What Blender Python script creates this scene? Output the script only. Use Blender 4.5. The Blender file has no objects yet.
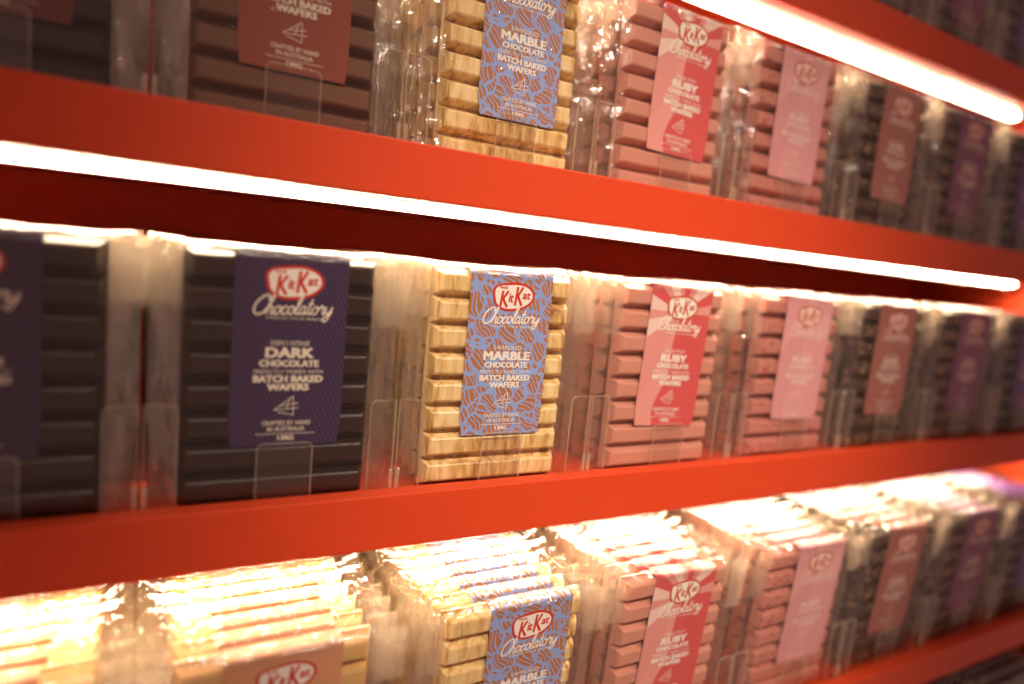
import bpy, bmesh, math, random
from mathutils import Vector, Matrix, noise
random.seed(7)
C = bpy.context.scene.collection
sc = bpy.context.scene

# ---------------------------------------------------------------- camera
S = 0.25            # height from one shelf to the next
TILTS = {2: .131, 1: .131, 0: .144, -1: .170, -2: .15}     # shelves slope down to the front
SHELF_Y = {-1: -.006}
EDGES = [-.1545, .0045, .1655, .3365, .506, .678, .840, .999, 1.162]   # boundaries between the columns of packs
F_PX, YAW, PITCH, ROLL, CD, CZ = 664.996, 1.05445, 0.0039, 0.02392, 0.44627, 0.10737
cam = bpy.data.cameras.new('camera'); cam_o = bpy.data.objects.new('camera', cam); C.objects.link(cam_o)
fw = Vector((math.cos(YAW)*math.cos(PITCH), math.sin(YAW)*math.cos(PITCH), math.sin(PITCH)))
rt = Vector((math.sin(YAW), -math.cos(YAW), 0)); up = rt.cross(fw)
r2 = rt*math.cos(ROLL) + up*math.sin(ROLL); u2 = -rt*math.sin(ROLL) + up*math.cos(ROLL)
M3 = Matrix((r2, u2, -fw)).transposed()
cam_o.matrix_world = Matrix.Translation((0, -CD, CZ)) @ M3.to_4x4()
cam.sensor_width = 36.0; cam.lens = F_PX/1024*36.0; cam.clip_start = 0.01; cam.clip_end = 30
cam.dof.use_dof = True; cam.dof.focus_distance = 0.520; cam.dof.aperture_fstop = 1.55; cam.dof.aperture_blades = 0
sc.camera = cam_o

# ---------------------------------------------------------------- world, lamps, exposure
w = bpy.data.worlds.new('shop_ambient'); sc.world = w; w.use_nodes = True
w.node_tree.nodes['Background'].inputs['Color'].default_value = (1.0, 0.54, 0.44, 1)
w.node_tree.nodes['Background'].inputs['Strength'].default_value = 0.24
def fill_spot(name, loc, target, power, size, blend, radius, col):
    l = bpy.data.lights.new(name, 'SPOT'); l.energy = power; l.spot_size = size; l.spot_blend = blend
    l.shadow_soft_size = radius; l.color = col
    o = bpy.data.objects.new(name, l); C.objects.link(o); o.location = loc
    o.rotation_euler = (Vector(target) - Vector(loc)).to_track_quat('-Z', 'Y').to_euler()
fill_spot('unseen_fill_spot', (-0.35, -1.9, 1.5), (0.38, 0, 0.08), 215, math.radians(20), 1.0, 0.10, (1, .84, .66))  # unseen spot added to brighten the packs, fading outwards like vignetting
fill_spot('unseen_fill_spot', (1.2, -1.9, 1.6), (0.48, 0, 0.08), 105, math.radians(23.5), 1.0, 0.10, (1, .86, .70))  # second added spot from the right, also an unseen fill
LED_POWER = 105.0
sc.view_settings.view_transform = 'Standard'; sc.view_settings.look = 'None'
sc.view_settings.exposure = 0.15; sc.view_settings.gamma = 1.0; sc.view_settings.use_curve_mapping = False
sc.cycles.transparent_max_bounces = 32; sc.cycles.max_bounces = 8
sc.cycles.sample_clamp_indirect = 6.0

# ---------------------------------------------------------------- material helpers
class NB:
    def __init__(s, name):
        s.m = bpy.data.materials.new(name); s.m.use_nodes = True; s.t = s.m.node_tree
        s.t.nodes.clear(); s.out = s.n('ShaderNodeOutputMaterial')
    def n(s, typ, ins=None, **kw):
        nd = s.t.nodes.new(typ)
        for k, v in kw.items(): setattr(nd, k, v)
        for k, v in (ins or {}).items():
            if isinstance(v, bpy.types.NodeSocket): s.t.links.new(v, nd.inputs[k])
            else: nd.inputs[k].default_value = v
        return nd
    def coord(s): return s.n('ShaderNodeTexCoord').outputs['Object']
    def math(s, op, a, b=0.0): return s.n('ShaderNodeMath', {0: a, 1: b}, operation=op).outputs[0]
    def mix(s, f, a, b): return s.n('ShaderNodeMix', {0: f, 6: a, 7: b}, data_type='RGBA').outputs[2]
    def ramp(s, f, stops, interp='LINEAR'):
        r = s.n('ShaderNodeValToRGB', {0: f}); cr = r.color_ramp; cr.interpolation = interp
        while len(cr.elements) < len(stops): cr.elements.new(0.5)
        for e, (p, c) in zip(cr.elements, stops): e.position = p; e.color = c
        return r.outputs[0]
    def noise(s, vec, scale, detail=2, rough=.5, dist=0):
        return s.n('ShaderNodeTexNoise', {'Vector': vec, 'Scale': scale, 'Detail': detail, 'Roughness': rough, 'Distortion': dist}).outputs[0]
    def scaled(s, vec, sx, sy, sz):
        return s.n('ShaderNodeVectorMath', {0: vec, 1: (sx, sy, sz)}, operation='MULTIPLY').outputs[0]
    def principled(s, col, rough=.5, spec=.5, bump=None, bstr=.3, bdist=.001, **extra):
        ins = {'Base Color': col, 'Roughness': rough, 'Specular IOR Level': spec}
        if bump is not None:
            ins['Normal'] = s.n('ShaderNodeBump', {'Height': bump, 'Strength': bstr, 'Distance': bdist}).outputs[0]
        ins.update(extra)
        s.t.links.new(s.n('ShaderNodeBsdfPrincipled', ins).outputs[0], s.out.inputs[0]); return s.m
def c4(*a): return (a[0], a[1], a[2], 1.0)

def plain(name, col, rough=.5, spec=.5):
    b = NB(name)
    n = b.noise(b.coord(), 60, 3)
    c = b.mix(b.math('MULTIPLY', n, .15), c4(*col), c4(*[x*.8 for x in col]))
    return b.principled(c, rough, spec)

def red_lacquer():
    b = NB('red_lacquer'); n = b.noise(b.coord(), 25, 4); fine = b.noise(b.coord(), 900, 2)
    c = b.mix(n, c4(.72, .066, .016), c4(.67, .059, .014))
    return b.principled(c, .42, .35, bump=fine, bstr=.08, bdist=.0004)

def choc(name, col, dark, speck=None, sheen=.35, marble=False):
    b = NB(name); co = b.coord()
    if marble:
        v = b.scaled(co, 1, 1, .16)
        n = b.noise(v, 62, 4, .6, 1.6); n2 = b.noise(b.scaled(co, 1, 1, .35), 150, 3, .6, .8)
        f = b.math('ADD', b.math('MULTIPLY', n, .75), b.math('MULTIPLY', n2, .25))
        c = b.ramp(f, [(.36, c4(.34, .15, .035)), (.45, c4(.62, .37, .12)), (.53, c4(.82, .58, .25)), (.66, c4(.92, .72, .40))])
        bh = n2
    else:
        n = b.noise(co, 45, 4); bh = b.noise(co, 260, 3)
        c = b.mix(n, c4(*col), c4(*dark))
    if speck:
        vo = b.n('ShaderNodeTexVoronoi', {'Vector': co, 'Scale': 170.0}, feature='F1')
        r = b.math('LESS_THAN', vo.outputs['Distance'], .36)
        sel = b.math('GREATER_THAN', b.n('ShaderNodeSeparateColor', {0: vo.outputs['Color']}).outputs[0], .55)
        k = b.math('MULTIPLY', r, sel)
        c = b.mix(k, c, c4(*speck)); bh = b.math('ADD', bh, b.math('MULTIPLY', k, 1.5))
    return b.principled(c, sheen, .5, bump=bh, bstr=.25, bdist=.0006)

# --- label papers (object space: x across, z up; the logo sits near z = 0.143)
def swirl_paper():
    b = NB('blue_swirl_paper'); co = b.coord()
    wz = b.n('ShaderNodeVectorMath', {0: co, 1: b.n('ShaderNodeVectorMath', {0: b.n('ShaderNodeTexNoise', {'Vector': co, 'Scale': 90.0, 'Detail': 1.0}).outputs[1], 1: (.008, .008, .008)}, operation='MULTIPLY').outputs[0]}, operation='ADD').outputs[0]
    vo = b.n('ShaderNodeTexVoronoi', {'Vector': wz, 'Scale': 78.0, 'Randomness': 1.0}, feature='F1')
    ed = b.n('ShaderNodeTexVoronoi', {'Vector': wz, 'Scale': 78.0, 'Randomness': 1.0}, feature='DISTANCE_TO_EDGE')
    col = b.n('ShaderNodeSeparateColor', {0: vo.outputs['Color']})
    s = b.n('ShaderNodeSeparateXYZ', {0: wz})
    ang = b.math('ADD', b.math('MULTIPLY', col.outputs[0], 1.1), .35)
    along = b.math('SUBTRACT', b.math('MULTIPLY', s.outputs[2], b.math('COSINE', ang)), b.math('MULTIPLY', s.outputs[0], b.math('SINE', b.math('MULTIPLY', ang, -1.0))))
    st = b.math('SINE', b.math('MULTIPLY', along, 1850.0))
    m = b.math('MULTIPLY', b.math('GREATER_THAN', st, -.62), b.math('GREATER_THAN', ed.outputs['Distance'], .075))
    n = b.noise(co, 30, 2)
    blue = b.mix(n, c4(.22, .34, .70), c4(.33, .44, .80)); br = b.mix(n, c4(.50, .19, .055), c4(.40, .14, .04))
    return b.principled(b.mix(m, blue, br), .45, .4)
def lattice_paper(name, base, dash):
    b = NB(name); co = b.coord(); s = b.n('ShaderNodeSeparateXYZ', {0: co})
    a = b.math('SINE', b.math('ADD', b.math('MULTIPLY', s.outputs[0], 1900.), b.math('MULTIPLY', s.outputs[2], 900.)))
    d = b.math('SINE', b.math('SUBTRACT', b.math('MULTIPLY', s.outputs[2], 2000.), b.math('MULTIPLY', s.outputs[0], 700.)))
    k = b.math('MULTIPLY', b.math('GREATER_THAN', a, -.1), b.math('GREATER_THAN', d, -.55))
    return b.principled(b.mix(k, c4(*base), c4(*dash)), .4, .4)
def ray_paper(name, stops_top, left, right):
    b = NB(name); s = b.n('ShaderNodeSeparateXYZ', {0: b.coord()})
    dx = b.math('SUBTRACT', s.outputs[0], .001); dz = b.math('SUBTRACT', s.outputs[2], .1445)
    a = b.math('DIVIDE', b.math('ADD', b.math('ARCTAN2', dz, dx), 3.14159), 6.28318)   # 0 = left, .25 = down, .5 = right, .75 = up
    a = b.math('ADD', a, b.math('MULTIPLY', b.math('SINE', b.math('MULTIPLY', b.math('LENGTH' if 0 else 'ABSOLUTE', dz), 90.)), .008))
    c = b.ramp(a, stops_top, 'CONSTANT')
    n = b.noise(b.coord(), 40, 1)
    return b.principled(b.mix(b.math('MULTIPLY', n, .12), c, left), .45, .4)
W_ = c4(.86, .62, .55); PK = c4(.78, .33, .29); RD = c4(.66, .075, .075); PL = c4(.74, .30, .27)
paper = {
 'swirl': swirl_paper(),
 'navy': lattice_paper('navy_lattice_paper', (.018, .014, .085), (.085, .038, .05)),
 'ruby': ray_paper('ruby_ray_paper', [(0, PL), (.04, W_), (.10, PL), (.185, PK), (.225, RD), (.46, RD), (.50, PK), (.55, RD), (.60, W_), (.66, PL), (.70, RD), (.76, PL), (.80, W_), (.86, PL), (.90, RD), (.95, W_)], PL, RD),
 'blush': ray_paper('blush_ray_paper', [(0, c4(.76, .36, .36)), (.12, c4(.70, .31, .32)), (.22, c4(.76, .35, .36)), (.42, c4(.80, .41, .42)), (.55, c4(.74, .35, .36)), (.68, c4(.80, .42, .44)), (.82, c4(.72, .33, .35))], c4(.76, .36, .36), RD),
 'clay': plain('clay_brown_paper', (.40, .135, .105), .5, .4),
 'rust': lattice_paper('rust_speckled_paper', (.30, .065, .035), (.235, .05, .03)),
 'umber': plain('umber_paper', (.16, .035, .025), .5, .4),
 'tan': plain('tan_paper', (.70, .33, .16), .5, .4),
 'plum': plain('plum_purple_paper', (.23, .055, .16), .5, .4),
 'violet': plain('violet_paper', (.10, .03, .24), .5, .4),
}
bars_m = {
 'dark': choc('dark_chocolate', (.026, .011, .007), (.018, .008, .005)),
 'milk': choc('milk_chocolate', (.20, .085, .045), (.14, .055, .03)),
 'marble': choc('marbled_chocolate', None, None, marble=True),
 'ruby': choc('ruby_chocolate', (.66, .29, .21), (.58, .24, .17)),
 'blush': choc('fruited_ruby_chocolate', (.60, .24, .19), (.50, .18, .14), speck=(.42, .08, .05)),
 'nut': choc('nutty_dark_chocolate', (.06, .03, .02), (.04, .02, .012), speck=(.42, .24, .10)),
 'orange': choc('fruited_dark_chocolate', (.065, .03, .018), (.04, .018, .012), speck=(.55, .20, .05)),
 'caramel': choc('golden_chocolate', (.78, .50, .20), (.66, .38, .13)),
}
ink = {'cream': plain('cream_ink', (.86, .76, .62), .5, .2), 'white': plain('white_ink', (.92, .86, .78), .5, .2),
       'red': plain('logo_red_ink', (.62, .035, .02), .5, .2), 'rust': plain('logo_rust_ink', (.60, .10, .03), .5, .2),
       'pale': plain('pale_pink_ink', (.90, .66, .60), .5, .2)}

def film(name, milky, gloss, tint, bscale, bstr):
    b = NB(name); co = b.coord()
    n = b.n('ShaderNodeTexNoise', {'Vector': b.scaled(co, 1, 1, .45), 'Scale': bscale, 'Detail': 3.0, 'Distortion': 1.2}).outputs[0]
    nm = b.n('ShaderNodeBump', {'Height': n, 'Strength': bstr, 'Distance': .003}).outputs[0]
    tr = b.n('ShaderNodeBsdfTransparent', {'Color': c4(*tint)}).outputs[0]
    df = b.n('ShaderNodeBsdfDiffuse', {'Color': c4(1.0, .84, .62), 'Normal': nm}).outputs[0]
    tl = b.n('ShaderNodeBsdfTranslucent', {'Color': c4(1.0, .84, .62), 'Normal': nm}).outputs[0]
    gl = b.n('ShaderNodeBsdfGlossy', {'Color': c4(1, 1, 1), 'Roughness': .10, 'Normal': nm}).outputs[0]
    lw = b.n('ShaderNodeLayerWeight', {'Blend': .35, 'Normal': nm}).outputs['Facing']
    dd = b.n('ShaderNodeMixShader', {0: .65, 1: df, 2: tl}).outputs[0]
    s1 = b.n('ShaderNodeMixShader', {0: b.math('MULTIPLY', b.math('ADD', lw, .35), milky), 1: tr, 2: dd}).outputs[0]
    s2 = b.n('ShaderNodeMixShader', {0: b.math('ADD', b.math('MULTIPLY', b.math('POWER', lw, 2.0), gloss), gloss*.35), 1: s1, 2: gl}).outputs[0]
    b.t.links.new(s2, b.out.inputs[0]); return b.m
m_film = film('clear_cellophane', .028, .16, (.985, .98, .97), 120, .55)
m_fin = film('crinkled_cellophane', .07, .48, (.97, .96, .94), 110, 1.0)
m_flap = film('folded_cellophane', .42, .5, (.97, .96, .93), 90, .8)
m_acry = film('clear_acrylic', .035, .10, (.97, .96, .95), 20, .02)
m_acry_edge = film('clear_acrylic_edge', .75, .6, (.95, .93, .9), 20, .02)  # milky tone paints in the plates' edge highlight; clips and feet share it
m_red = red_lacquer()
m_white_plastic = plain('frosted_clip_plastic', (.82, .80, .76), .3, .5)
bl = NB('led_diffuser')
bl.t.links.new(bl.n('ShaderNodeEmission', {'Color': c4(1.0, .80, .54), 'Strength': LED_POWER}).outputs[0], bl.out.inputs[0]); m_led = bl.m
m_alu = plain('led_channel_aluminium', (.7, .68, .66), .35, .6)

# ---------------------------------------------------------------- mesh helpers
def link(name, me, parent=None, mat=None):
    o = bpy.data.objects.new(name, me); C.objects.link(o)
    if parent: o.parent = parent
    return o
def mesh(name, verts, faces, mats, idx=None, smooth=False):
    me = bpy.data.meshes.new(name); me.from_pydata([tuple(v) for v in verts], [], faces)
    for m in mats: me.materials.append(m)
    if idx: me.polygons.foreach_set('material_index', idx)
    if smooth: me.polygons.foreach_set('use_smooth', [True]*len(me.polygons))
    me.update(); return me
def box_bm(bm, x0, x1, y0, y1, z0, z1, mi=0, bevel=0):
    r = bmesh.ops.create_cube(bm, size=1, matrix=Matrix.Translation(((x0+x1)/2, (y0+y1)/2, (z0+z1)/2)) @ Matrix.Diagonal((x1-x0, y1-y0, z1-z0, 1)))
    vs = r['verts']; fs = {f for v in vs for f in v.link_faces}
    for f in fs: f.material_index = mi
    if bevel:
        es = list({e for v in vs for e in v.link_edges})
        bmesh.ops.bevel(bm, geom=es, offset=bevel, segments=2, affect='EDGES', profile=.5)
def bm_mesh(name, bm, mats, smooth=False):
    me = bpy.data.meshes.new(name); bm.normal_update(); bm.to_mesh(me); bm.free()
    for m in mats: me.materials.append(m)
    if smooth: me.polygons.foreach_set('use_smooth', [True]*len(me.polygons))
    return me
def copy_tree(o, parent=None):
    c = o.copy(); C.objects.link(c); c.parent = parent
    for ch in o.children: copy_tree(ch, c)
    return c

# ---------------------------------------------------------------- chocolate bar
BW, BH = .1208, .1660
def bar_mesh(mat, seed):
    rnd = random.Random(seed); bm = bmesh.new()
    box_bm(bm, -BW/2, BW/2, .0024, .0062, .0008, .0008+BH, 0, .0009)
    n = 8; pitch = BH/n
    for i in range(n):
        z0 = .0008 + i*pitch + .0007; z1 = z0 + pitch - .0014
        ins_z, ins_x = .0044, .0056
        # base, shoulder and top rings of one finger
        rings = [(-BW/2+.0006, BW/2-.0006, z0, z1, .0026), (-BW/2+ins_x*.75, BW/2-ins_x*.75, z0+ins_z*.75, z1-ins_z*.75, -.0060),
                 (-BW/2+ins_x, BW/2-ins_x, z0+ins_z*1.05, z1-ins_z*1.05, -.0068)]
        loops = []
        nx = 10
        for (xa, xb, za, zb, y) in rings:
            pts = []
            for k in range(nx+1):
                x = xa + (xb-xa)*k/nx; pts.append(bm.verts.new((x, y, za)))
            for k in range(nx, -1, -1):
                x = xa + (xb-xa)*k/nx; pts.append(bm.verts.new((x, y, zb)))
            loops.append(pts)
        m = len(loops[0])
        for a, b in zip(loops, loops[1:]):
            for k in range(m):
                bm.faces.new((a[k], a[(k+1) % m], b[(k+1) % m], b[k]))
        t = loops[-1]
        for k in range(nx): bm.faces.new((t[k], t[k+1], t[m-2-k], t[m-1-k]))
    for v in bm.verts:
        p = v.co*60 + Vector((seed*3.1, 0, 0))
        v.co += Vector((noise.noise(p), noise.noise(p+Vector((9, 0, 0)))*.6, noise.noise(p+Vector((0, 9, 0)))))*.00035
    bmesh.ops.recalc_face_normals(bm, faces=bm.faces)
    return bm_mesh('chocolate_bar', bm, [mat])

# ---------------------------------------------------------------- film wrapper
WW = .1540
def wrapper_mesh(seed):
    nu, nv = 48, 44; vs = []; fs = []; idx = []
    top, bot = 0.1708, -.0002
    def depth(x, z, front):
        a = abs(x)
        core = .0092 if front else .0080
        if a < .0615: d = core
        else: d = core*max(0., 1-(a-.0615)/(WW/2-.0615))**.8
        if z > .1684: d *= max(0., 1-((z-.1684)/(0.1708-.1684)))**.6
        return d
    for side in (0, 1):
        base = len(vs)
        for j in range(nv+1):
            tz = j/nv; z = bot + (top-bot)*(tz if tz < .9 else .9+(tz-.9))
            for i in range(nu+1):
                x = -WW/2 + WW*i/nu; d = depth(x, z, side == 0); y = -d if side == 0 else d
                x_ = x; hw = .0764 + (.0019 if z > .056 else 0)
                if abs(x) > .0615: x_ = math.copysign(.0615 + (abs(x)-.0615)*(hw-.0615)/(WW/2-.0615), x)
                p = Vector((x*55, z*28, seed*7.3+side*3))
                amp = .00030 if abs(x) < .058 else .0030
                flat = 1 if (0.1708-z) > .001 else .4
                rn = noise.noise(p)*amp + noise.noise(p*3.1)*amp*.6
                if abs(x) > .058: rn = (abs(noise.noise(p*1.3))*2-.5)*amp + (abs(noise.noise(p*2.9))-.25)*amp*1.3
                y += rn*flat
                xx = x_ + (noise.noise(Vector((0, z*40, seed+x*9)))*.0010 if abs(x) > .070 else 0)
                zz = z + (noise.noise(Vector((x*70, seed*2, 5)))*.0013 + (max(0, abs(x)-.055)*.12) if j > nv-3 else 0)
                vs.append((xx, min(.0086, max(-.0097, y)), max(bot, zz)))
        for j in range(nv):
            for i in range(nu):
                a = base + j*(nu+1)+i
                q = (a, a+1, a+nu+2, a+nu+1)
                fs.append(q if side == 0 else q[::-1])
                xm = abs(-WW/2 + WW*(i+.5)/nu); idx.append(1 if (xm > .0615 or j > nv-3) else 0)
    return mesh('film_wrapper', vs, fs, [m_film, m_fin], idx, True)
def flap_mesh(seed, sg):
    # folded end of the bag: a milky doubled tab hanging beside the bar from the top
    nu, nv = 16, 16; vs = []; fs = []; z1 = .1702
    x0, x1, yb = (.0612, .0825, -.0084) if sg > 0 else (.0612, .0772, -.0060)
    z0 = .122 if (sg > 0) == (seed % 2 > 0) else .131
    for j in range(nv+1):
        for i in range(nu+1):
            x = x0+(x1-x0)*i/nu; z = z0+(z1-z0)*j/nv
            y = yb + (.0035 if sg < 0 else .0010)*(i/nu)**2 + (abs(noise.noise(Vector((x*160*sg, z*90, seed))))-.25)*.0022
            vs.append((sg*x, max(y, yb-.0006), z + noise.noise(Vector((x*120, seed, sg)))*.0014))
    for j in range(nv):
        for i in range(nu):
            a = j*(nu+1)+i; q = (a, a+1, a+nu+2, a+nu+1); fs.append(q if sg > 0 else q[::-1])
    return mesh('folded_flap', vs, fs, [m_flap], None, True)

# ---------------------------------------------------------------- label, logo and lettering
LW = .0722; ZT = .1682; ZB = .0398
def label_mesh(mat):
    prof = [(-.0078, ZB)] ; n = 10
    for k in range(1, n+1): prof.append((-.0078, ZB+.003 + (ZT-.0022-ZB-.003)*k/n))
    for k in range(1, 6):
        a = k/6*math.pi/2; prof.append((-.0078+.0022*(1-math.cos(a)), ZT-.0022+.0022*math.sin(a)))
    prof.append((-.0054, ZT)); prof.append((.0048, ZT))
    for k in range(1, 6):
        a = k/6*math.pi/2; prof.append((.0048+.0022*math.sin(a), ZT-.0022*(1-math.cos(a))))
    prof.append((.0070, ZT-.003)); prof.append((.0070, ZB))
    vs = []; fs = []
    for k, (y, z) in enumerate(prof):
        hw = LW/2 - (.0018 if k in (0, len(prof)-1) else 0)
        vs += [(-hw, y, z), (0, y, z), (hw, y, z)]
        if k:
            a = (k-1)*3; fs += [(a, a+1, a+4, a+3), (a+1, a+2, a+5, a+4)]
    return mesh('paper_label', vs, fs, [mat])

def spline(pts, sub=5):
    if len(pts) < 3: return [Vector(p) for p in pts]
    P_ = [Vector(p) for p in pts]; P_ = [2*P_[0]-P_[1]] + P_ + [2*P_[-1]-P_[-2]]; out = []
    for i in range(1, len(P_)-2):
        a, b, c, d = P_[i-1:i+3]
        for k in range(sub):
            t = k/sub
            out.append(.5*((2*b)+(c-a)*t+(2*a-5*b+4*c-d)*t*t+(3*b-a-3*c+d)*t**3))
    out.append(P_[-2]); return out
class Flat:      # flat printed shapes in the label's plane
    def __init__(s): s.v = []; s.f = []; s.i = []
    def poly(s, pts, y, mi):
        b = len(s.v); s.v += [(p[0], y, p[1]) for p in pts]; s.f.append(tuple(range(b, b+len(pts)))); s.i.append(mi)
    def ribbon(s, pts, wd, y, mi, smooth=True):
        q = spline(pts) if smooth else [Vector(p) for p in pts]
        L = []; R_ = []
        for k, p in enumerate(q):
            t = (q[min(k+1, len(q)-1)] - q[max(k-1, 0)])
            t = t.normalized() if t.length > 1e-9 else Vector((1, 0)); n = Vector((-t.y, t.x))*wd/2
            L.append(p+n); R_.append(p-n)
        b = len(s.v)
        y -= (len(s.f) % 5)*2.5e-5
        for k, (l, r) in enumerate(zip(L, R_)): s.v += [(l.x, y-k*2e-6, l.y), (r.x, y-k*2e-6, r.y)]
        for k in range(len(q)-1): a = b+2*k; s.f.append((a, a+1, a+3, a+2)); s.i.append(mi)
    def text(s, body, size, cx, z, y, mi, width=None, bold=0., shear=0., top=False, yc=0.):
        cu = bpy.data.curves.new('t', 'FONT'); cu.body = body; cu.size = 1; cu.resolution_u = 2
        cu.align_x = 'CENTER'; cu.offset = 0; cu.shear = shear
        o = bpy.data.objects.new('t', cu); C.objects.link(o)
        bpy.context.view_layer.update()
        me = bpy.data.meshes.new_from_object(o.evaluated_get(bpy.context.evaluated_depsgraph_get()))
        bpy.data.objects.remove(o); bpy.data.curves.remove(cu)
        xs = [v.co.x for v in me.vertices]; mx = (min(xs)+max(xs))/2; w0 = max(xs)-min(xs)
        sx = (width/w0) if width else size; sy = size
        k_ = bold*1.1*size
        for q_, (ox, oz) in enumerate(((-k_, -k_*.6), (k_, -k_*.6), (-k_, k_*.6), (k_, k_*.6), (0, 0)) if bold > 0 else ((0, 0),)):
            e_ = q_*2.5e-5
            b = len(s.v)
            for v in me.vertices:
                X, Z = (v.co.x-mx)*sx+ox, v.co.y*sy+oz
                s.v.append((cx+X, yc+Z, z) if top else (cx+X, y-e_, z+Z))
            for p in me.polygons: s.f.append(tuple(b+i for i in p.vertices)); s.i.append(mi)
        bpy.data.meshes.remove(me)
    def build(s, name, mats): return mesh(name, s.v, s.f, mats, s.i)

SCRIPT = [
 (1.75, [[(1.75, 1.75), (1.8, 2.15), (1.4, 2.35), (.75, 1.9), (.35, 1.1), (.45, .35), (.95, .0), (1.5, .2), (1.8, .6)]]),
 (1.0, [[(0, .45), (.4, 1.3), (.62, 2.1), (.48, 2.35), (.3, 1.9), (.2, 0)], [(.2, .1), (.3, .7), (.55, 1.), (.76, .8), (.74, .2), (.88, .0), (1.1, .3)]]),
 (.88, [[(.6, .95), (.25, .9), (.1, .45), (.3, .02), (.65, .1), (.78, .5), (.6, .95), (.75, .82), (1., .85)]]),
 (.8, [[(.72, .75), (.5, .98), (.18, .7), (.15, .25), (.45, 0), (.85, .3)]]),
 (.88, [[(.6, .95), (.25, .9), (.1, .45), (.3, .02), (.65, .1), (.78, .5), (.6, .95), (.75, .82), (.95, .7)]]),
 (.55, [[(0, .3), (.4, 1.3), (.52, 2.1), (.36, 2.35), (.22, 1.8), (.2, .3), (.4, 0), (.6, .25)]]),
 (.95, [[(.7, .8), (.45, 1), (.12, .7), (.15, .15), (.45, .05), (.7, .5), (.75, .95)], [(.75, .95), (.7, .3), (.85, 0), (1.05, .3)]]),
 (.62, [[(.34, 1.9), (.25, .9), (.26, .3), (.45, 0), (.7, .25)], [(0, 1.25), (.65, 1.32)]]),
 (.88, [[(.6, .95), (.25, .9), (.1, .45), (.3, .02), (.65, .1), (.78, .5), (.6, .95), (.75, .82), (1., .85)]]),
 (.85, [[(0, .6), (.2, 1.0), (.3, 1.1), (.35, .85), (.62, .92), (.6, .5), (.65, .1), (.8, .05), (.95, .3)]]),
 (1.0, [[(.05, .95), (.12, .3), (.4, .1), (.7, .5), (.8, .95)], [(.8, .95), (.78, 0), (.55, -.75), (.2, -.85), (.1, -.5), (.5, -.1), (1.0, .35)]]),
]
def zv(v): return ZT - v*(ZT-ZB)
YL = -.00805
def logo_mesh(outline, inner, letters):
    f = Flat(); cx, cz = .0015, zv(.150); a, b = .0184, .0112
    def blob(s, o):
        pts = []
        for k in range(40):
            t = k/40*2*math.pi; ct, st = math.cos(t), math.sin(t)
            r = 1/((abs(ct)**2.3+abs(st)**2.3)**(1/2.3))
            x, z = a*r*ct, b*r*st
            bump = math.exp(-((t-2.50)/.36)**2)*.0022; x += bump*ct*1.0; z += bump*st*1.3
            if x > 0: z *= 1-.20*(x/a)**2
            n = math.hypot(x, z); x *= (n-o)/n; z *= (n-o)/n
            th = .10; pts.append((cx + x*math.cos(th)-z*math.sin(th), cz + x*math.sin(th)+z*math.cos(th)))
        return pts
    f.poly(blob(1, 0), YL, 0); f.poly(blob(1, .0021), YL-.0001, 1)
    f.poly(blob(1, .0023), YL-.00015, 1)
    y = YL-.00025
    def K(x, z, h, w_):
        f.ribbon([(x, z), (x+.0016, z+h)], .0020, y, 2, False)
        f.ribbon([(x+.0016, z+h*.46), (x+w_, z+h)], .0019, y, 2, False)
        f.ribbon([(x+.0016, z+h*.56), (x+w_*.95, z)], .0021, y, 2, False)
    K(cx-.0118, cz-.0082, .0125, .0062)
    K(cx+.0010, cz-.0066, .0145, .0062)
    f.text('it', .0100, cx-.0028, cz-.0042, y, 2, .0038, .03, .15)
    f.text('at', .0090, cx+.0108, cz-.0012, y, 2, .0066, .03, .15)
    f.text('Nestlé', .0032, cx-.0098, cz+.0058, y, 2, .0068, .02)
    return f.build('logo', [outline, inner, letters])
def lettering_mesh(first, name, mat, script=True):
    f = Flat(); y = YL
    # hand-written word under the logo
    tot = sum(a for a, _ in SCRIPT); u = .0545/(tot+.5); x = -.0265; zb = zv(.316); up_ = .0068
    for i, (adv, strokes) in enumerate(SCRIPT):
        for st in strokes:
            f.ribbon([(x+(px+.30*pz)*u, zb+pz*u*1.06 + (x+.02)*.03) for px, pz in st], .00100 if i else .0012, y, 0)
        x += adv*u
    f.text('CREATE YOUR BREAK', .0021, .002, zv(.338), y, 0, .037, .0)
    f.text(first, .0046, 0, zv(.473), y, 0, .0245, -.005)
    f.text(name, .0092, 0, zv(.535), y, 0, (.0405 if len(name) > 5 else .0300 if len(name) == 4 else .034), .05)
    f.text('CHOCOLATE', .0060, 0, zv(.582), y, 0, .0375, .05)
    f.text('PERFECTLY PAIRED WITH', .0037, 0, zv(.619), y, 0, .0440, -.004)
    f.text('BATCH BAKED', .0062, 0, zv(.663), y, 0, .0440, .05)
    f.text('WAFERS', .0062, 0, zv(.706), y, 0, .0262, .05)
    ex, ez, s = -.0085, zv(.838), .0128
    for a_, b_ in (((.95, 1), (0, .28)), ((0, .28), (1.25, .38)), ((.95, 1), (.98, 0)), ((.98, 0), (.18, .18)), ((.8, .92), (.62, .3)), ((.3, .5), (1.2, .62))):
        f.ribbon([(ex+a_[0]*s, ez+a_[1]*s), (ex+b_[0]*s, ez+b_[1]*s)], .00045, y, 0, False)
    f.text('CRAFTED BY HAND', .0042, 0, zv(.890), y, 0, .0315, .01)
    f.text('IN AUSTRALIA', .0042, 0, zv(.922), y, 0, .0240, .01)
    f.ribbon([(-.019, zv(.936)), (.019, zv(.936))], .0004, y, 0, False)
    f.text('130G', .0044, 0, zv(.970), y, 0, .0100, .04)
    return f.build('lettering', [mat])
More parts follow.
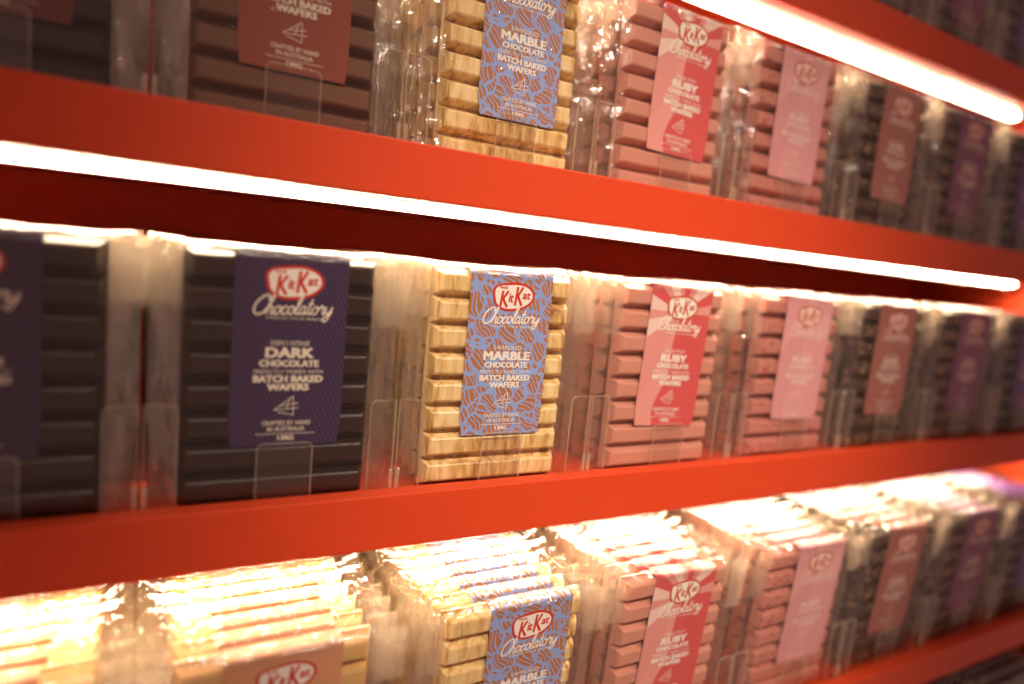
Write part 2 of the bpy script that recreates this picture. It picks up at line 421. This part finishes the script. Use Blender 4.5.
def fold_mesh(name, mat):
    f = Flat()
    f.text(name + ' CHOCOLATE BATCH BAKED WAFERS', .0032, -.004, ZT+.0002, 0, 0, .048, .0, 0., True, .0005)
    return f.build('fold_lettering', [mat])

# ---------------------------------------------------------------- pack kinds
kinds = {   # key: bar, paper, ink, logo outline, first line, name, words for the label
 'dark':   ('dark', 'navy', 'cream', 'red', 'DEEPLY INTENSE', 'DARK', 'dark chocolate pack with navy blue label'),
 'umber':  ('dark', 'umber', 'cream', 'red', 'SMOOTH & CREAMY', 'MILK', 'dark brown chocolate pack with deep umber label'),
 'rust':   ('milk', 'rust', 'cream', 'red', 'SMOOTH & CREAMY', 'MILK', 'brown chocolate pack with rust red label'),
 'tan':    ('caramel', 'tan', 'white', 'red', 'SMOOTH & CREAMY', 'GOLD', 'golden chocolate pack with tan label'),
 'marble': ('marble', 'swirl', 'white', 'red', 'SWIRLING', 'MARBLE', 'marbled golden pack with blue swirl label'),
 'ruby':   ('ruby', 'ruby', 'white', 'rust', 'UNIQUELY FRUITY', 'RUBY', 'pink chocolate pack with red sunray label'),
 'blush':  ('blush', 'blush', 'pale', 'rust', 'UNIQUELY FRUITY', 'RUBY', 'fruited pink chocolate pack with pale pink label'),
 'clay':   ('nut', 'clay', 'pale', 'rust', 'DEEPLY INTENSE', 'DARK', 'nutty dark chocolate pack with clay brown label'),
 'plum':   ('orange', 'plum', 'pale', 'rust', 'DEEPLY INTENSE', 'DARK', 'fruited dark chocolate pack with plum purple label'),
 'violet': ('dark', 'violet', 'pale', 'red', 'DEEPLY INTENSE', 'DARK', 'dark chocolate pack with deep violet label'),
}
wraps = [wrapper_mesh(i+1) for i in range(4)]; flaps = [(flap_mesh(i+1, 1), flap_mesh(i+1, -1)) for i in range(4)]
proto = {}
for k, (bar, pap, ik, lg, first, name, words) in kinds.items():
    proto[k] = dict(bar=bar_mesh(bars_m[bar], len(proto)), label=label_mesh(paper[pap]),
                    logo=logo_mesh(ink[lg], ink['white'] if ik != 'pale' else ink['pale'], ink[lg]),
                    let=lettering_mesh(first, name, ink[ik]), fold=fold_mesh(name, ink[ik]))
def make_pack(kind, variant, printed):
    d = proto[kind]
    root = bpy.data.objects.new('wrapped_chocolate_pack', None); root.empty_display_size = .02; C.objects.link(root)
    link('chocolate_bar', d['bar'], root)
    lab = link('paper_label', d['label'], root)
    if printed: link('logo', d['logo'], lab)
    if printed: link('lettering', d['let'], lab)
    if printed or kind == 'tan': link('fold_lettering', d['fold'], lab)
    wr = link('film_wrapper', wraps[variant], root)
    for fm in flaps[variant]: link('folded_flap', fm, wr)
    return root

# ---------------------------------------------------------------- setting and shelves
XL, XR = -.34, 1.184
def panel(name, x0, x1, y0, y1, z0, z1, bev=.001):
    bm = bmesh.new(); box_bm(bm, x0, x1, y0, y1, z0, z1, 0, bev)
    o = link(name, bm_mesh(name, bm, [m_red])); o['kind'] = 'structure'; return o
DEPTH = .205; DECK = -.0065     # the board lies a little below the top of the front edge
panel('wall_back', XL-.02, XR+.03, .232, .25, -.80, .95)
panel('wall_right', XR+.001, XR+.022, .002, .232, -.80, .95)

ORD = ['front', 'second from the front', 'third from the front', 'fourth from the front', 'fifth from the front', 'sixth from the front', 'seventh from the front', 'eighth from the front', 'ninth from the front']
def shelf_frame(k):
    return Matrix.Translation((0, SHELF_Y.get(k, 0), k*S)) @ Matrix.Rotation(TILTS[k], 4, 'X')
shelf_words = {2: 'topmost', 1: 'upper', 0: 'middle', -1: 'lower', -2: 'lowest'}
def make_shelf(k):
    M = shelf_frame(k)
    r = bpy.data.objects.new('display_shelf', None); C.objects.link(r); r.matrix_world = M
    r['label'] = {2: 'glossy red shelf cut by the top right corner, highest of all', 1: 'glossy red shelf sloping above the bright light bar, under the top packs',
                  0: 'glossy red shelf across the middle, under the complete blue swirl pack', -1: 'glossy red shelf edge at the bottom right, under the lower packs',
                  -2: 'red shelf lowest down, hardly seen in the bottom right corner'}[k]
    r['category'] = 'shelf'; r['group'] = 'red display shelves'
    bm = bmesh.new(); box_bm(bm, XL, XR, .0150, DEPTH+.018, -.038, DECK, 0, .0006)
    link('shelf_board', bm_mesh('shelf_board', bm, [m_red]), r)
    bm = bmesh.new(); box_bm(bm, XL, XR, 0, .0148, -.0400, 0, 0, .0012)
    link('front_edge', bm_mesh('front_edge', bm, [m_red]), r)
    if k <= -1: return
    l = bpy.data.objects.new('led_light_bar', None); C.objects.link(l); l.matrix_world = M @ Matrix.Translation((0, .045, -.0382))
    l['label'] = {2: 'glowing white light bar under the topmost red shelf, ending at right', 1: 'long glowing white light bar just above the middle row of packs',
                  0: 'hidden light bar under the middle shelf lighting the lower packs', -1: 'hidden light bar under the lower shelf at bottom right'}[k]
    l['category'] = 'light'; l['group'] = 'light bars under the shelves'
    lx = 1.140
    bm = bmesh.new(); box_bm(bm, XL, lx+.002, -.0052, .0064, -.0010, 0, 0, .0002); box_bm(bm, XL, lx+.002, .0052, .0064, -.0082, -.0010, 0, .0002)  # tall rear lip added to block LED light from the back wall
    link('channel_and_light_shield', bm_mesh('channel_and_light_shield', bm, [m_alu]), l)
    bm = bmesh.new(); box_bm(bm, XL, lx, -.0048, .0050, -.0050, -.0011, 0, .0018)
    link('diffuser', bm_mesh('diffuser', bm, [m_led]), l)
for k in (2, 1, 0, -1, -2): make_shelf(k)

# ---------------------------------------------------------------- clear dividers and stops
def rounded(x0, x1, z0, z1, r, corners):
    pts = []
    for (cx, cz, a0, key) in ((x1-r, z1-r, 0, 'tr'), (x0+r, z1-r, 90, 'tl'), (x0, z0, None, 'bl'), (x1, z0, None, 'br')):
        if a0 is None: pts.append((cx, cz)); continue
        if key in corners:
            for s in range(6):
                a = math.radians(a0+s*18); pts.append((cx+r*math.cos(a), cz+r*math.sin(a)))
        else: pts.append((x1 if key == 'tr' else x0, z1))
    return pts
def plate_mesh(name, pts, y0, y1, edge=.0007):
    # a clear plate; its edge highlight is painted in as a bright milky rim
    n = len(pts); cx = sum(p[0] for p in pts)/n; cz = sum(p[1] for p in pts)/n
    ins = []
    for i, p in enumerate(pts):
        a = Vector(pts[i-1]); b = Vector(p); c = Vector(pts[(i+1) % n])
        t = (c-a).normalized(); nn = Vector((-t.y, t.x))
        if nn.dot(Vector((cx, cz))-b) < 0: nn = -nn
        q = b + nn*edge; ins.append((q.x, q.y))
    vs = [(x, y0, z) for x, z in pts] + [(x, y1, z) for x, z in pts] + [(x, y0, z) for x, z in ins] + [(x, y1, z) for x, z in ins]
    fs = []; idx = []
    for i in range(n):
        j = (i+1) % n
        fs.append((i, j, n+j, n+i)); idx.append(1)
        fs.append((i, 2*n+i, 2*n+j, j)); idx.append(1)
        fs.append((n+i, n+j, 3*n+j, 3*n+i)); idx.append(1)
    fs.append(tuple(range(2*n, 3*n))); idx.append(0); fs.append(tuple(range(4*n-1, 3*n-1, -1))); idx.append(0)
    return mesh(name, vs, fs, [m_acry, m_acry_edge], idx)
def make_divider():
    r = bpy.data.objects.new('shelf_divider', None); C.objects.link(r)
    link('front_tab', plate_mesh('front_tab', rounded(-.0200, -.0012, DECK+.0003, .064, .005, ('tl',)), .0163, .0176), r)
    link('front_tab', plate_mesh('front_tab', rounded(.0012, .0200, DECK+.0003, .064, .005, ('tr',)), .0163, .0176), r)
    bm = bmesh.new(); box_bm(bm, -.0007, .0007, .0180, DEPTH-.006, DECK+.0003, .050, 0, .0002)
    link('divider_panel', bm_mesh('divider_panel', bm, [m_acry]), r)
    bm = bmesh.new()
    for sx in (-1, 1):
        box_bm(bm, sx*.0026-.0013, sx*.0026+.0013, .0150, .0161, DECK+.0003, .0120, 0, .0005)
        box_bm(bm, sx*.0026-.0015, sx*.0026+.0015, .0149, .0161, .0090, .0140, 0, .0008)
    box_bm(bm, -.0045, .0045, .0150, .0161, DECK+.0003, -.0035, 0, .0005)
    link('clip', bm_mesh('clip', bm, [m_acry_edge], True), r)
    return r
def make_stop():
    r = bpy.data.objects.new('front_stop', None); C.objects.link(r)
    link('stop_plate', plate_mesh('stop_plate', rounded(-.0180, .0180, DECK+.0003, .0370, .0045, ('tl', 'tr')), .0151, .0160), r)
    bm = bmesh.new(); box_bm(bm, -.0180, .0180, .0161, .0175, DECK+.0003, DECK+.0016, 0, .0003)
    link('foot', bm_mesh('foot', bm, [m_acry_edge]), r)
    return r
COLW = {0: 'leftmost column', 1: 'second column', 2: 'third column', 3: 'fourth column', 4: 'fifth column', 5: 'sixth column', 6: 'seventh column', 7: 'eighth column'}
div0 = make_divider(); stop0 = make_stop(); used = [0, 0]
def place(o0, i, M):
    o = o0 if used[i] == 0 else copy_tree(o0); used[i] = 1; o.matrix_world = M; return o

layout = {
 2: [(c, k) for c, k in zip(range(4, 8), ('blush', 'clay', 'plum', 'violet'))],
 1: list(enumerate(('umber', 'rust', 'marble', 'ruby', 'blush', 'clay', 'plum', 'violet'))),
 0: list(enumerate(('dark', 'dark', 'marble', 'ruby', 'blush', 'clay', 'plum', 'violet'))),
 -1: list(enumerate(('tan', 'tan', 'marble', 'ruby', 'blush', 'clay', 'plum', 'violet'))),
 -2: [(5, 'dark'), (6, 'dark'), (7, 'dark')],
}
rows_deep = {2: 2, 1: 8, 0: 8, -1: 9, -2: 7}
LX = {(0,0): -.004, (0,1): .0023, (0,2): -.0015, (0,3): .0047, (0,4): .016, (0,5): .0058, (0,6): .0113, (1,0): .010, (1,1): .002, (1,2): .008, (1,3): .012, (1,4): .0044, (1,5): .010,
      (-1,1): 0., (-1,2): .0138, (-1,3): .0015, (-1,4): .022, (-1,5): .0078, (-1,6): .004}   # how far each front label sits right of its column's middle
row_name = {2: 'topmost shelf, cut by the photo', 1: 'upper shelf', 0: 'middle shelf', -1: 'lower shelf', -2: 'lowest shelf'}
rnd = random.Random(3)
TW = {'ruby': .045, 'blush': .03, 'clay': .03, 'plum': .02}     # these labels sit a little askew
for k, cols in layout.items():
    M = shelf_frame(k)
    for c, kind in cols:
        cc = .0033 + (c-.5)*.16757; cx = (EDGES[c]+EDGES[c+1])/2
        lx_ = cc + LX.get((k, c), .003) - cx; half = (EDGES[c+1]-EDGES[c]-.1590)/2
        px_ = max(-max(half, 0), min(max(half, 0), lx_-.003)); ldx = max(-.006, min(.014, lx_-px_))
        words = kinds[kind][6]
        for n in range(rows_deep[k]):
            o = make_pack(kind, rnd.randrange(4), n == 0 or (n == 1 and k == -1))
            ang = rnd.uniform(-.003, .003); jx = rnd.uniform(-.0012, .0012) if n else px_
            if n and k == -1: jx = px_*.6 + rnd.uniform(-.0010, .0010)
            for ch in o.children:
                if ch.name.startswith('paper_label'): ch.location.x = ldx if n == 0 else ldx*.6 + rnd.uniform(-.002, .002)
            o.matrix_world = M @ Matrix.Translation((cx+jx, .0290 + n*.0196, DECK+(.0010 if k == -1 else .0003))) @ Matrix.Rotation(ang, 4, 'Z') @ Matrix.Rotation(.030 if k == -1 else 0, 4, 'X')
            if n == 0 and kind in TW:
                for ch in o.children:
                    if ch.name.startswith('paper_label'): ch.rotation_euler.y = TW[kind]; ch.location.x -= .1*TW[kind]
            pos = 'in front' if n == 0 else ORD[n]
            o['label'] = f'{words}, {COLW[c]}, {row_name[k].split(",")[0]}, {pos}'
            o['category'] = 'chocolate bar'
            o['group'] = f'wrapped chocolate packs on the {row_name[k].split(",")[0]}'
        if k >= -1 and True:
            s = place(stop0, 1, M @ Matrix.Translation((cx+px_+.0025, 0, 0)))
            s['label'] = f'clear plastic front stop before the {kinds[kind][1]} label pack, {COLW[c]}, {row_name[k].split(",")[0]}'
            s['category'] = 'stop'; s['group'] = 'clear front stops'
            d = place(div0, 0, M @ Matrix.Translation((EDGES[c+1], 0, 0)))
            if c < 7:
                d['label'] = f'clear plastic divider between the {COLW[c].split()[0]} and {COLW[c+1].split()[0]} columns of packs, {row_name[k].split(",")[0]}'
            else: d['label'] = f'clear plastic divider beside the right end wall, {row_name[k].split(",")[0]}'
            if c == 7: d.matrix_world = M @ Matrix.Translation((EDGES[8], 0, 0))
            d['category'] = 'divider'; d['group'] = 'clear shelf dividers'
